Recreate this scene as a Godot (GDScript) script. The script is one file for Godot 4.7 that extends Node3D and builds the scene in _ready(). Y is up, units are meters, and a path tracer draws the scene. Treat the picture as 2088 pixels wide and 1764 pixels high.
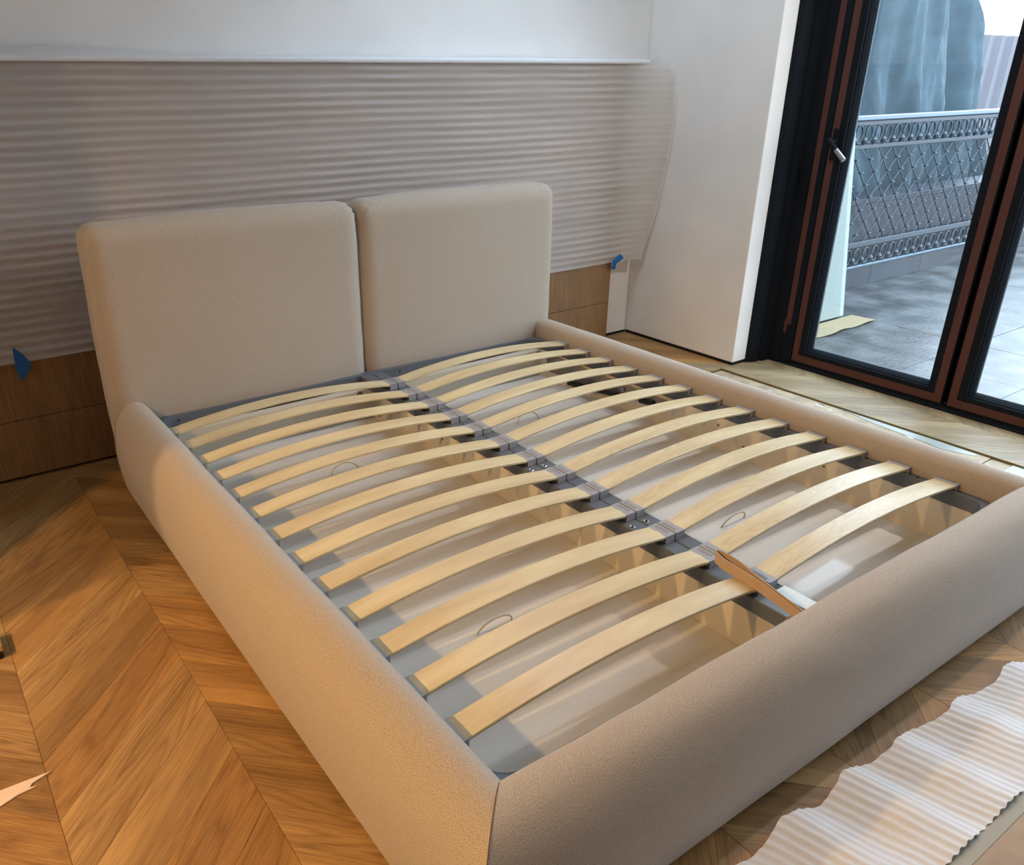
extends Node3D
# A bedroom corner under renovation: an upholstered storage bed with bare slats, foam over the wall panelling, a balcony door.
# x runs along the headboard, z from the headboard to the foot of the bed, y up; the bed's middle is x = 0.

var taken := {}
var T := {}
var M := {}
var rng := RandomNumberGenerator.new()

const CAM := Vector3(-1.5024, 1.3760, 2.5866)
const BED_IN := 0.893      # inner face of the side rails
const FOOT_IN := 1.825     # inner face of the foot rail

func _ready():
	rng.seed = 7
	camera_sky_exposure()
	textures()
	materials()
	room()
	parquet()
	adjoining_room()
	panelling()
	door()
	balcony()
	bed()
	foam_on_wall()
	loose_things()

# ------------------------------------------------------------------ camera, sky, lights
func camera_sky_exposure():
	var c := Camera3D.new(); c.name = "camera"; add_child(c)
	c.transform = Transform3D(Basis(Vector3(0.8263, -0.0074, 0.5632), Vector3(0.2450, 0.9058, -0.3458), Vector3(-0.5075, 0.4237, 0.7503)).orthonormalized(), CAM)
	var near := 0.05
	var f := 1642.1
	c.set_frustum(1764.0 / f * near, Vector2(125.63, 48.99) / f * near, near, 200.0)
	c.current = true
	var e := Environment.new()
	var sk := Sky.new(); var pm := ProceduralSkyMaterial.new()
	pm.sky_top_color = Color(0.80, 0.90, 1.0); pm.sky_horizon_color = Color(0.88, 0.95, 1.0); pm.sky_curve = 0.2
	pm.ground_bottom_color = Color(0.28, 0.29, 0.30); pm.ground_horizon_color = Color(0.55, 0.58, 0.60); pm.ground_curve = 0.1
	pm.sun_angle_max = 0.0; pm.energy_multiplier = 5.0
	sk.sky_material = pm; e.sky = sk; e.background_mode = Environment.BG_SKY
	e.ambient_light_source = Environment.AMBIENT_SOURCE_SKY
	e.tonemap_mode = Environment.TONE_MAPPER_LINEAR; e.tonemap_exposure = 1.7
	e.sdfgi_enabled = true; e.ssao_enabled = true; e.ssil_enabled = true
	var w := WorldEnvironment.new(); w.name = "world_environment"; w.environment = e; add_child(w)

const WARM := Color(1.0, 0.80, 0.54)
const ROOM_WHITE := Color(1.0, 0.975, 0.95)
const ROOM_POWER := 1.25
const HALL_POWER := 3.3
const HALL_LAMPS := [0.68, 1.57]

# ------------------------------------------------------------------ naming
func nm(parent: Node, called: String) -> String:
	var key := str(parent.get_instance_id()) + called
	var n: int = taken.get(key, 0)
	taken[key] = n + 1
	return called if n == 0 else "%s_%03d" % [called, n]

func put(called: String, mesh: Mesh, mat: Material, parent: Node = self, at := Vector3.ZERO) -> MeshInstance3D:
	var o := MeshInstance3D.new()
	o.name = nm(parent, called); o.mesh = mesh; o.position = at
	if mat: o.material_override = mat
	parent.add_child(o, true)
	return o

func thing(called: String, at := Vector3.ZERO) -> Node3D:
	var o := Node3D.new(); o.name = nm(self, called); o.position = at
	add_child(o, true)
	return o

func tag(o: Node, label: String, category := "", group := "", kind := ""):
	if label: o.set_meta("label", label)
	if category: o.set_meta("category", category)
	if group: o.set_meta("group", group)
	if kind: o.set_meta("kind", kind)
	return o

# ------------------------------------------------------------------ mesh helpers
func begin() -> SurfaceTool:
	var st := SurfaceTool.new(); st.begin(Mesh.PRIMITIVE_TRIANGLES); st.set_smooth_group(-1)
	return st

func done(st: SurfaceTool) -> ArrayMesh:
	st.generate_normals()
	return st.commit()

func tri(st: SurfaceTool, a: Vector3, b: Vector3, c: Vector3, out: Vector3, ua := Vector2.ZERO, ub := Vector2.ZERO, uc := Vector2.ZERO):
	if (a - c).cross(a - b).dot(out) < 0.0:
		var t := b; b = c; c = t
		var s := ub; ub = uc; uc = s
	st.set_uv(ua); st.add_vertex(a)
	st.set_uv(ub); st.add_vertex(b)
	st.set_uv(uc); st.add_vertex(c)

func quad(st: SurfaceTool, a: Vector3, b: Vector3, c: Vector3, d: Vector3, out: Vector3):
	tri(st, a, b, c, out); tri(st, a, c, d, out)

# a box with chamfered edges
func cbox(st: SurfaceTool, mid: Vector3, size: Vector3, c := 0.002):
	var h := size * 0.5
	c = minf(c, minf(h.x, minf(h.y, h.z)) * 0.49)
	st.set_smooth_group(-1)
	for ax in 3:
		var b := (ax + 1) % 3
		var d := (ax + 2) % 3
		for s in [-1.0, 1.0]:
			var p := []
			for k in [[-1, -1], [1, -1], [1, 1], [-1, 1]]:
				var v := Vector3.ZERO
				v[ax] = h[ax] * s; v[b] = (h[b] - c) * k[0]; v[d] = (h[d] - c) * k[1]
				p.append(mid + v)
			var n := Vector3.ZERO; n[ax] = s
			quad(st, p[0], p[1], p[2], p[3], n)
			for s2 in [-1.0, 1.0]:      # the chamfer between this face and the next axis' faces
				var q := []
				for e in [-1.0, 1.0]:
					var v1 := Vector3.ZERO
					v1[ax] = h[ax] * s; v1[b] = (h[b] - c) * s2; v1[d] = (h[d] - c) * e
					var v2 := Vector3.ZERO
					v2[ax] = (h[ax] - c) * s; v2[b] = h[b] * s2; v2[d] = (h[d] - c) * e
					q.append(mid + v1); q.append(mid + v2)
				var n2 := Vector3.ZERO; n2[ax] = s; n2[b] = s2
				quad(st, q[0], q[1], q[3], q[2], n2)
	for x in [-1.0, 1.0]:
		for y in [-1.0, 1.0]:
			for z in [-1.0, 1.0]:
				tri(st, mid + Vector3(h.x * x, (h.y - c) * y, (h.z - c) * z), mid + Vector3((h.x - c) * x, h.y * y, (h.z - c) * z), mid + Vector3((h.x - c) * x, (h.y - c) * y, h.z * z), Vector3(x, y, z))

func box_mesh(lo: Vector3, hi: Vector3, c := 0.002) -> ArrayMesh:
	var st := begin(); cbox(st, (lo + hi) * 0.5, hi - lo, c)
	return done(st)

# a flat outline (in x and y of the polygon) pushed along depth; place(p, t) puts a point of the outline at depth t
func prism(st: SurfaceTool, poly: PackedVector2Array, t0: float, t1: float, place: Callable, smooth_side := false):
	var idx := Geometry2D.triangulate_polygon(poly)
	var mid2 := Vector2.ZERO
	for p in poly: mid2 += p / poly.size()
	var along: Vector3 = (place.call(mid2, t1) - place.call(mid2, t0)).normalized()
	st.set_smooth_group(-1)
	for i in range(0, idx.size(), 3):
		var a := poly[idx[i]]
		var b := poly[idx[i + 1]]
		var c := poly[idx[i + 2]]
		tri(st, place.call(a, t1), place.call(b, t1), place.call(c, t1), along, a, b, c)
		tri(st, place.call(a, t0), place.call(b, t0), place.call(c, t0), -along, a, b, c)
	st.set_smooth_group(0 if smooth_side else -1)
	var area := 0.0
	for i in poly.size(): area += poly[i].cross(poly[(i + 1) % poly.size()])
	var sg := 1.0 if area > 0 else -1.0
	for i in poly.size():
		var a := poly[i]
		var b := poly[(i + 1) % poly.size()]
		var n2 := Vector2(b.y - a.y, a.x - b.x) * sg
		var m2 := (a + b) * 0.5
		var out: Vector3 = place.call(m2 + n2.normalized() * 0.001, t0) - place.call(m2, t0)
		quad(st, place.call(a, t0), place.call(b, t0), place.call(b, t1), place.call(a, t1), out)
	st.set_smooth_group(-1)

# a grid of points as a smooth skin; pts[i][j]; ends closed on request
func skin(st: SurfaceTool, pts: Array, flip := false, uvs = null, group := 0):
	st.set_smooth_group(group)
	for i in pts.size() - 1:
		var r0: PackedVector3Array = pts[i]
		var r1: PackedVector3Array = pts[i + 1]
		for j in r0.size() - 1:
			var q := [r0[j], r1[j], r1[j + 1], r0[j + 1]]
			var ij := [Vector2(i, j), Vector2(i + 1, j), Vector2(i + 1, j + 1), Vector2(i, j + 1)]
			var order := [0, 1, 2, 0, 2, 3] if not flip else [0, 2, 1, 0, 3, 2]
			for k in order:
				st.set_uv(uvs.call(ij[k].x, ij[k].y) if uvs != null else ij[k])
				st.add_vertex(q[k])
	st.set_smooth_group(-1)

# a sheet of some thickness: front, back and rim
func sheet(pts: Array, thick: float, uvs = null, flip := false) -> ArrayMesh:
	var st := begin()
	var ni := pts.size()
	var r: PackedVector3Array = pts[0]
	var nj := r.size()
	var back := []
	for i in ni:
		var row := PackedVector3Array()
		for j in nj:
			var du: Vector3 = pts[mini(i + 1, ni - 1)][j] - pts[maxi(i - 1, 0)][j]
			var dv: Vector3 = pts[i][mini(j + 1, nj - 1)] - pts[i][maxi(j - 1, 0)]
			var n := du.cross(dv).normalized() * (-1.0 if flip else 1.0)
			var p: Vector3 = pts[i][j]
			row.append(p + n * thick)
		back.append(row)
	skin(st, pts, flip, uvs, 0)
	skin(st, back, not flip, uvs, 1)
	var loop := []
	for i in ni: loop.append([i, 0])
	for j in range(1, nj): loop.append([ni - 1, j])
	for i in range(ni - 2, -1, -1): loop.append([i, nj - 1])
	for j in range(nj - 2, 0, -1): loop.append([0, j])
	var mid: Vector3 = pts[ni / 2][nj / 2]
	for k in loop.size():
		var a = loop[k]
		var b = loop[(k + 1) % loop.size()]
		var pa: Vector3 = pts[a[0]][a[1]]
		var pb: Vector3 = pts[b[0]][b[1]]
		quad(st, pa, pb, back[b[0]][b[1]], back[a[0]][a[1]], (pa + pb) * 0.5 - mid)
	return done(st)

# a round tube along points
func tube(st: SurfaceTool, pts: PackedVector3Array, r: float, seg := 8):
	var rings := []
	var up := Vector3.UP
	for i in pts.size():
		var d := (pts[mini(i + 1, pts.size() - 1)] - pts[maxi(i - 1, 0)]).normalized()
		var s := d.cross(up)
		if s.length() < 0.1: s = d.cross(Vector3.RIGHT)
		s = s.normalized()
		var t := s.cross(d).normalized()
		up = t
		var row := PackedVector3Array()
		for k in seg + 1:
			var a := TAU * k / seg
			row.append(pts[i] + (s * cos(a) + t * sin(a)) * r)
		rings.append(row)
	skin(st, rings, false)
	for e in [0, pts.size() - 1]:
		var d2 := (pts[0] - pts[1]) if e == 0 else (pts[e] - pts[e - 1])
		for k in seg: tri(st, pts[e], rings[e][k], rings[e][k + 1], d2)

func tube_mesh(pts: PackedVector3Array, r: float, seg := 8) -> ArrayMesh:
	var st := begin(); tube(st, pts, r, seg)
	return done(st)

# a turned shape: prof holds (radius, height) pairs, axis says which way is up
func lathe(st: SurfaceTool, prof: PackedVector2Array, base: Transform3D, seg := 20):
	var rows := []
	for p in prof:
		var row := PackedVector3Array()
		for k in seg + 1:
			var a := TAU * k / seg
			row.append(base * Vector3(p.x * cos(a), p.y, p.x * sin(a)))
		rows.append(row)
	for i in rows.size() - 1:
		for k in seg:
			var n: Vector3 = base.basis * Vector3(cos(TAU * (k + 0.5) / seg), 0, sin(TAU * (k + 0.5) / seg))
			var dv := prof[i + 1] - prof[i]
			var nn := Vector2(dv.y, -dv.x)
			if nn.length() < 1e-9: continue
			nn = nn.normalized()
			var out: Vector3 = n * nn.x + base.basis.y * nn.y
			quad(st, rows[i][k], rows[i][k + 1], rows[i + 1][k + 1], rows[i + 1][k], out)

# a cushion: a box with rounded edges, faces swollen a little; dent(p, n) may move points
func cushion(h: Vector3, r: float, swell: Vector3, n: int, dent: Callable) -> ArrayMesh:
	var st := begin()
	for ax in 3:
		var b := (ax + 1) % 3
		var d := (ax + 2) % 3
		for s in [-1.0, 1.0]:
			var rows := []
			for i in n + 1:
				var row := PackedVector3Array()
				for j in n + 1:
					var u := easy(float(i) / n)
					var v := easy(float(j) / n)
					var p := Vector3.ZERO
					p[ax] = h[ax] * s; p[b] = h[b] * u; p[d] = h[d] * v
					var core := p.clamp(-(h - Vector3.ONE * r), h - Vector3.ONE * r)
					var nv := (p - core).normalized()
					var q := core + nv * r
					var f := Vector3(1 - pow(absf(q.x) / h.x, 2.5), 1 - pow(absf(q.y) / h.y, 2.5), 1 - pow(absf(q.z) / h.z, 2.5)).clamp(Vector3.ZERO, Vector3.ONE)
					q += nv * (swell.x * absf(nv.x) * f.y * f.z + swell.y * absf(nv.y) * f.x * f.z + swell.z * absf(nv.z) * f.x * f.y)
					row.append(dent.call(q, nv))
				rows.append(row)
			skin(st, rows, s > 0.0, null, 0)
	return done(st)

func easy(t: float) -> float:      # -1 .. 1 with more points towards both ends
	var x := t * 2.0 - 1.0
	return x * 0.55 + 0.45 * sin(x * PI * 0.5)

# a round-cornered closed outline by Catmull-Rom through control points
func spline_loop(c: PackedVector2Array, n: int) -> PackedVector2Array:
	var out := PackedVector2Array()
	for i in c.size():
		for k in n:
			out.append(c[i].cubic_interpolate(c[(i + 1) % c.size()], c[posmod(i - 1, c.size())], c[(i + 2) % c.size()], float(k) / n))
	return out

# ------------------------------------------------------------------ textures
func noise(sd: int, freq: float, oct := 3, kind := FastNoiseLite.TYPE_SIMPLEX_SMOOTH) -> FastNoiseLite:
	var n := FastNoiseLite.new()
	n.seed = sd; n.frequency = freq; n.noise_type = kind; n.fractal_octaves = oct
	return n

func tex(img: Image) -> ImageTexture:
	img.generate_mipmaps()
	return ImageTexture.create_from_image(img)

func from_bytes(w: int, h: int, b: PackedByteArray) -> Image:
	return Image.create_from_data(w, h, false, Image.FORMAT_RGB8, b)

# wood seen along the grain: u is along the length. rings gives how many cathedral lines, pore how strong the fine streaks
func wood(w: int, h: int, sd: int, light: Color, dark: Color, rings: float, pore: float, stretch: float, ring_amount: float) -> Image:
	var n1 := noise(sd, 1.0, 2)
	var n2 := noise(sd + 1, 1.0, 3)
	var n3 := noise(sd + 2, 1.0, 2)
	var b := PackedByteArray(); b.resize(w * h * 3)
	var k := 0
	for y in h:
		var fy := float(y) / h
		for x in w:
			var fx := float(x) / w
			var base := n1.get_noise_2d(fx * stretch, fy * 1.3 + 3.0) + 0.07 * n3.get_noise_2d(fx * stretch * 3.0, fy * 7.0)
			var g := base * rings
			g = g - floorf(g)
			var line := pow(1.0 - absf(g - 0.5) * 2.0, 2.5)
			var fine := n2.get_noise_2d(fx * stretch * 10.0, fy * 75.0)
			var t := clampf(0.28 + base * 0.35 + line * ring_amount + fine * pore, 0.0, 1.0)
			var c := light.lerp(dark, t)
			b[k] = int(c.r * 255.0); b[k + 1] = int(c.g * 255.0); b[k + 2] = int(c.b * 255.0)
			k += 3
	return from_bytes(w, h, b)

# speckle of two noises around a colour, seamless
func speckle(w: int, sd: int, col: Color, freq: float, amount: float, freq2: float, amount2: float, sharp := 1.0) -> Image:
	var a := noise(sd, freq, 2).get_seamless_image(w, w).get_data()
	var c := noise(sd + 1, freq2, 3).get_seamless_image(w, w).get_data()
	var b := PackedByteArray(); b.resize(w * w * 3)
	for i in w * w:
		var v := (a[i] / 127.5 - 1.0)
		v = signf(v) * pow(absf(v), sharp)
		var f := 1.0 + v * amount + (c[i] / 127.5 - 1.0) * amount2
		b[i * 3] = clampi(int(col.r * f * 255.0), 0, 255)
		b[i * 3 + 1] = clampi(int(col.g * f * 255.0), 0, 255)
		b[i * 3 + 2] = clampi(int(col.b * f * 255.0), 0, 255)
	return from_bytes(w, w, b)

func bumps(w: int, sd: int, freq: float, strength: float, oct := 3) -> Image:
	var im := noise(sd, freq, oct).get_seamless_image(w, w)
	im.convert(Image.FORMAT_RGBA8)
	im.bump_map_to_normal_map(strength)
	return im

func textures():
	for i in 4:
		T["oak%d" % i] = tex(wood(768, 192, 40 + i * 11, Color(0.745, 0.60, 0.395), Color(0.45, 0.33, 0.19), [3.0, 6.0, 2.0, 4.5][i], 0.42, 0.55, [0.28, 0.36, 0.18, 0.32][i]))
	for i in 3:
		T["birch%d" % i] = tex(wood(768, 64, 140 + i * 13, Color(0.92, 0.86, 0.69), Color(0.75, 0.64, 0.46), [2.0, 3.0, 5.0][i], 0.08, [2.0, 2.0, 1.6][i], [0.06, 0.10, 0.30][i]))
	T.veneer = tex(wood(256, 512, 301, Color(0.60, 0.46, 0.30), Color(0.42, 0.30, 0.18), 2.0, 0.45, 0.5, 0.12))
	T.fabric = tex(speckle(512, 11, Color(0.665, 0.618, 0.562), 0.20, 0.34, 0.03, 0.02))
	T.fabric_n = tex(bumps(512, 12, 0.12, 3.0))
	T.wall = tex(speckle(256, 21, Color(0.93, 0.92, 0.905), 0.02, 0.012, 0.006, 0.02))
	T.foam_n = tex(bumps(512, 31, 0.07, 2.2))
	T.grey_n = tex(bumps(256, 32, 0.2, 0.8))
	T.slate = tex(speckle(512, 41, Color(0.46, 0.475, 0.485), 0.05, 0.10, 0.008, 0.42))
	T.dark_slate = tex(speckle(256, 43, Color(0.20, 0.23, 0.27), 0.05, 0.12, 0.012, 0.25))
	T.ply = tex(speckle(512, 45, Color(0.68, 0.62, 0.51), 0.012, 0.10, 0.05, 0.06))
	T.card = tex(speckle(256, 47, Color(0.66, 0.58, 0.49), 0.04, 0.03, 0.008, 0.05))
	T.net = tex(net_image())
	T.mesh_print = tex(diamonds())

func net_image() -> Image:     # the weave of the scaffold net: fine level threads, paler where it lies double
	var w := 512
	var a := noise(51, 0.01, 3).get_seamless_image(w, w).get_data()
	var b := PackedByteArray(); b.resize(w * w * 3)
	for y in w:
		var thread := 0.93 + 0.07 * sin(y * TAU / 8.0)
		for x in w:
			var f := thread * (0.94 + 0.12 * (a[y * w + x] / 127.5 - 1.0))
			var i := (y * w + x) * 3
			b[i] = int(0.42 * f * 255.0); b[i + 1] = int(0.53 * f * 255.0); b[i + 2] = int(0.59 * f * 255.0)
	return from_bytes(w, w, b)

func diamonds() -> Image:      # the printed lattice of the insulation board
	var w := 256
	var im := Image.create(w, w, false, Image.FORMAT_RGB8)
	for y in w:
		for x in w:
			var d1 := absf(fposmod((x + y * 0.6) / 64.0, 1.0) - 0.5)
			var d2 := absf(fposmod((x - y * 0.6) / 64.0, 1.0) - 0.5)
			im.set_pixel(x, y, Color(0.42, 0.45, 0.43) if minf(d1, d2) < 0.03 else Color(0.50, 0.53, 0.50))
	return im

# ------------------------------------------------------------------ materials
func mat(col: Color, rough: float, t: Texture2D = null, scale := 0.0, n: Texture2D = null, ns := 1.0) -> StandardMaterial3D:
	var m := StandardMaterial3D.new()
	m.albedo_color = col; m.roughness = rough
	if t: m.albedo_texture = t
	if n: m.normal_enabled = true; m.normal_texture = n; m.normal_scale = ns
	if scale > 0.0:
		m.uv1_triplanar = true; m.uv1_world_triplanar = true; m.uv1_scale = Vector3.ONE * scale
	m.texture_filter = BaseMaterial3D.TEXTURE_FILTER_LINEAR_WITH_MIPMAPS_ANISOTROPIC
	return m

func materials():
	M.wall = mat(Color.WHITE, 0.9, T.wall, 0.6)
	M.reveal = mat(Color(0.93, 0.93, 0.93), 0.8)
	M.ceiling = mat(Color(0.93, 0.93, 0.92), 0.95)
	M.black = mat(Color(0.10, 0.115, 0.135), 0.5); M.black.metallic_specular = 0.15
	M.gap = mat(Color(0.02, 0.02, 0.02), 0.8)
	M.tape_brown = mat(Color(0.31, 0.15, 0.115), 0.7)
	M.spacer = mat(Color(0.50, 0.57, 0.64), 0.4)
	M.bead = mat(Color(0.09, 0.11, 0.13), 0.5); M.bead.metallic_specular = 0.12
	M.glass = mat(Color(0.55, 0.78, 0.90, 0.03), 0.0)
	M.glass.transparency = BaseMaterial3D.TRANSPARENCY_ALPHA
	M.steel = mat(Color(0.62, 0.62, 0.62), 0.28); M.steel.metallic = 1.0
	M.chrome = mat(Color(0.75, 0.76, 0.78), 0.18); M.chrome.metallic = 1.0
	M.brass = mat(Color(0.55, 0.48, 0.33), 0.45); M.brass.metallic = 0.8
	M.fabric = mat(Color.WHITE, 0.95, T.fabric, 4.2, T.fabric_n, 0.22)
	M.fabric.rim_enabled = true; M.fabric.rim = 0.35; M.fabric.rim_tint = 0.5
	M.seam = mat(Color(0.42, 0.33, 0.25), 0.95)
	M.frame = mat(Color(0.36, 0.385, 0.42), 0.38)
	M.cap = mat(Color(0.60, 0.60, 0.615), 0.5)
	M.lift = mat(Color(0.46, 0.455, 0.44), 0.45)
	M.rubber = mat(Color(0.02, 0.02, 0.022), 0.55)
	M.board = mat(Color(0.84, 0.83, 0.81), 0.07); M.board.metallic_specular = 0.25
	M.board_side = mat(Color(0.83, 0.80, 0.735), 0.3)
	M.cord = mat(Color(0.78, 0.74, 0.66), 0.8)
	M.strap = mat(Color(0.71, 0.61, 0.51), 0.95, null, 3.2, T.fabric_n, 0.5)
	M.strap_edge = mat(Color(0.80, 0.72, 0.64), 0.95)
	M.paper = mat(Color(0.86, 0.91, 0.93), 0.8)
	for i in 3:
		M["birch%d" % i] = mat(Color(0.95, 0.95, 0.95), 0.34, T["birch%d" % i]); M["birch%d" % i].clearcoat_enabled = true; M["birch%d" % i].clearcoat = 0.2; M["birch%d" % i].clearcoat_roughness = 0.3; M["birch%d" % i].uv1_scale = Vector3(1.0, 1.0, 1)
	for i in 4:
		for t in 3:
			var m := mat([Color.WHITE, Color(0.90, 0.88, 0.85), Color(1.0, 0.96, 0.90)][t], 0.42, T["oak%d" % i])
			M["oak%d" % (i * 3 + t)] = m
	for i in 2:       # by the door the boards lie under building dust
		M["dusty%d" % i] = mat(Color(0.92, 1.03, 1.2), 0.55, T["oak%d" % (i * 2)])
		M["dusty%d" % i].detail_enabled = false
	M.veneer = mat(Color.WHITE, 0.5, T.veneer)
	M.veneer_plain = mat(Color(0.55, 0.44, 0.32), 0.5)
	M.foam = mat(Color(0.90, 0.89, 0.88), 0.75, null, 5.0, T.foam_n, 0.3)
	M.foam.backlight_enabled = true; M.foam.backlight = Color(1.18, 1.17, 1.16)
	M.foam_floor = mat(Color(0.89, 0.89, 0.895), 0.75, null, 5.0, T.foam_n, 0.3)
	M.foam_floor.backlight_enabled = true; M.foam_floor.backlight = Color(0.4, 0.4, 0.4)
	M.blue_tape = mat(Color(0.04, 0.36, 0.62), 0.6)
	M.slate = mat(Color(0.60, 0.595, 0.58), 0.38, T.slate, 0.7, T.grey_n, 0.3)
	M.dark_slate = mat(Color(0.55, 0.62, 0.70), 0.5, T.dark_slate, 0.9)
	M.rail = mat(Color(0.13, 0.175, 0.215), 0.4)
	M.top_rail = mat(Color(0.42, 0.49, 0.55), 0.25); M.top_rail.metallic = 0.6
	M.net = mat(Color(0.84, 0.82, 0.80), 0.8, T.net, 1.2)
	M.net.backlight_enabled = true; M.net.backlight = Color(0.62, 0.66, 0.66)
	M.print = mat(Color.WHITE, 0.7, T.mesh_print, 7.0)
	M.white_edge = mat(Color(0.58, 0.61, 0.60), 0.7)
	M.kraft = mat(Color(0.55, 0.49, 0.36), 0.85)
	M.siding = mat(Color(0.37, 0.365, 0.39), 0.6)
	M.ply = mat(Color.WHITE, 0.7, T.ply, 1.6)
	M.card = mat(Color.WHITE, 0.85, T.card, 2.0)
	M.card_edge = mat(Color(0.66, 0.65, 0.60), 0.85)
	M.film = mat(Color(0.63, 0.67, 0.64), 0.35)
	M.scrap = mat(Color(0.86, 0.78, 0.72), 0.85)
	M.pale_wood = mat(Color(0.74, 0.60, 0.36), 0.5)
	M.lamp = mat(Color(0.9, 0.9, 0.9), 0.5)
	M.lamp_glow = mat(Color(1, 0.9, 0.75), 0.5)
	M.lamp_glow_white = mat(Color(1, 1, 0.95), 0.5)
	M.lamp_glow_white.emission_enabled = true; M.lamp_glow_white.emission = ROOM_WHITE; M.lamp_glow_white.emission_energy_multiplier = 3.0
	M.lamp_glow.emission_enabled = true; M.lamp_glow.emission = WARM; M.lamp_glow.emission_energy_multiplier = 3.0

# ------------------------------------------------------------------ the room
const CEIL := 2.62
func solid(called: String, lo: Vector3, hi: Vector3, m: Material, label: String, category: String, c := 0.003):
	var o := put(called, box_mesh(lo, hi, c), m)
	tag(o, label, category, "", "structure")
	return o

func room():
	solid("wall_back", Vector3(-4.75, -0.1, -0.90), Vector3(2.45, CEIL, -0.717), M.wall, "plain white plastered back wall above the foam-covered panelling", "wall")
	solid("wall_right", Vector3(2.0, 0.014, -0.717), Vector3(2.13, CEIL, 0.067), M.wall, "off-white wall section between the room corner and the balcony door", "wall")
	solid("wall_right", Vector3(2.13, -0.1, -0.717), Vector3(2.45, CEIL, 0.067), M.reveal, "outer wall block behind the black door post", "wall")
	solid("trim_1", Vector3(2.003, -0.006, -0.712), Vector3(2.12, 0.015, 0.062), M.gap, "black shadow gap along the foot of the off-white wall section", "shadow gap", 0.001)
	solid("trim_2", Vector3(1.75, -0.006, -0.73), Vector3(2.0, 0.012, -0.714), M.gap, "black shadow gap under the narrow white strip in the room corner", "shadow gap", 0.001)
	solid("wall_right", Vector3(2.13, 2.36, 0.067), Vector3(2.45, CEIL, 3.5), M.wall, "wall above the balcony door", "wall")
	solid("wall_right", Vector3(2.0, -0.1, 3.42), Vector3(2.45, CEIL, 4.4), M.wall, "wall past the glazing, behind the camera", "wall")
	solid("wall_front", Vector3(-4.75, -0.1, 4.2), Vector3(2.45, CEIL, 4.35), M.veneer_plain, "oak wardrobe wall behind the camera", "wall")
	solid("wall_left", Vector3(-2.12, -0.1, -0.717), Vector3(-2.0, CEIL, 0.434), M.wall, "white wall left of the bed, outside the picture", "wall")
	solid("wall_left", Vector3(-2.12, 2.3, 0.434), Vector3(-2.0, CEIL, 2.5), M.wall, "wall above the doorway to the lit hall", "wall")
	solid("wall_left", Vector3(-2.12, -0.1, 2.5), Vector3(-2.0, CEIL, 4.2), M.wall, "white wall beside the doorway, behind the camera", "wall")
	# ceiling with a roof window over the bed
	var a := Vector2(0.30, -0.42)
	var b := Vector2(1.40, 0.48)
	for q in [[-4.75, -0.9, a.x, 4.35, "between the roof window and the hall"], [b.x, -0.9, 2.45, 4.35, "between the roof window and the balcony door"], [a.x, -0.9, b.x, a.y, "between the roof window and the head wall"], [a.x, b.y, b.x, 4.35, "between the roof window and the wall behind the camera"]]:
		solid("ceiling", Vector3(q[0], CEIL, q[1]), Vector3(q[2], CEIL + 0.22, q[3]), M.ceiling, "white ceiling " + q[4], "ceiling", 0.0005)
	var wn := thing("window_1", Vector3((a.x + b.x) * 0.5, CEIL + 0.20, (a.y + b.y) * 0.5))
	tag(wn, "square roof window in the ceiling above the bed", "window", "", "structure")
	var hw := (b - a) * 0.5
	for sg in [-1.0, 1.0]:
		put("window_frame", box_mesh(Vector3(hw.x * sg - 0.03, -0.02, -hw.y - 0.03), Vector3(hw.x * sg + 0.03, 0.05, hw.y + 0.03)), M.reveal, wn)
		put("window_frame", box_mesh(Vector3(-hw.x + 0.03, -0.02, hw.y * sg - 0.03), Vector3(hw.x - 0.03, 0.05, hw.y * sg + 0.03)), M.reveal, wn)
	put("pane", box_mesh(Vector3(-hw.x + 0.03, 0.01, -hw.y + 0.03), Vector3(hw.x - 0.03, 0.016, hw.y - 0.03), 0.0005), M.glass, wn)

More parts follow.
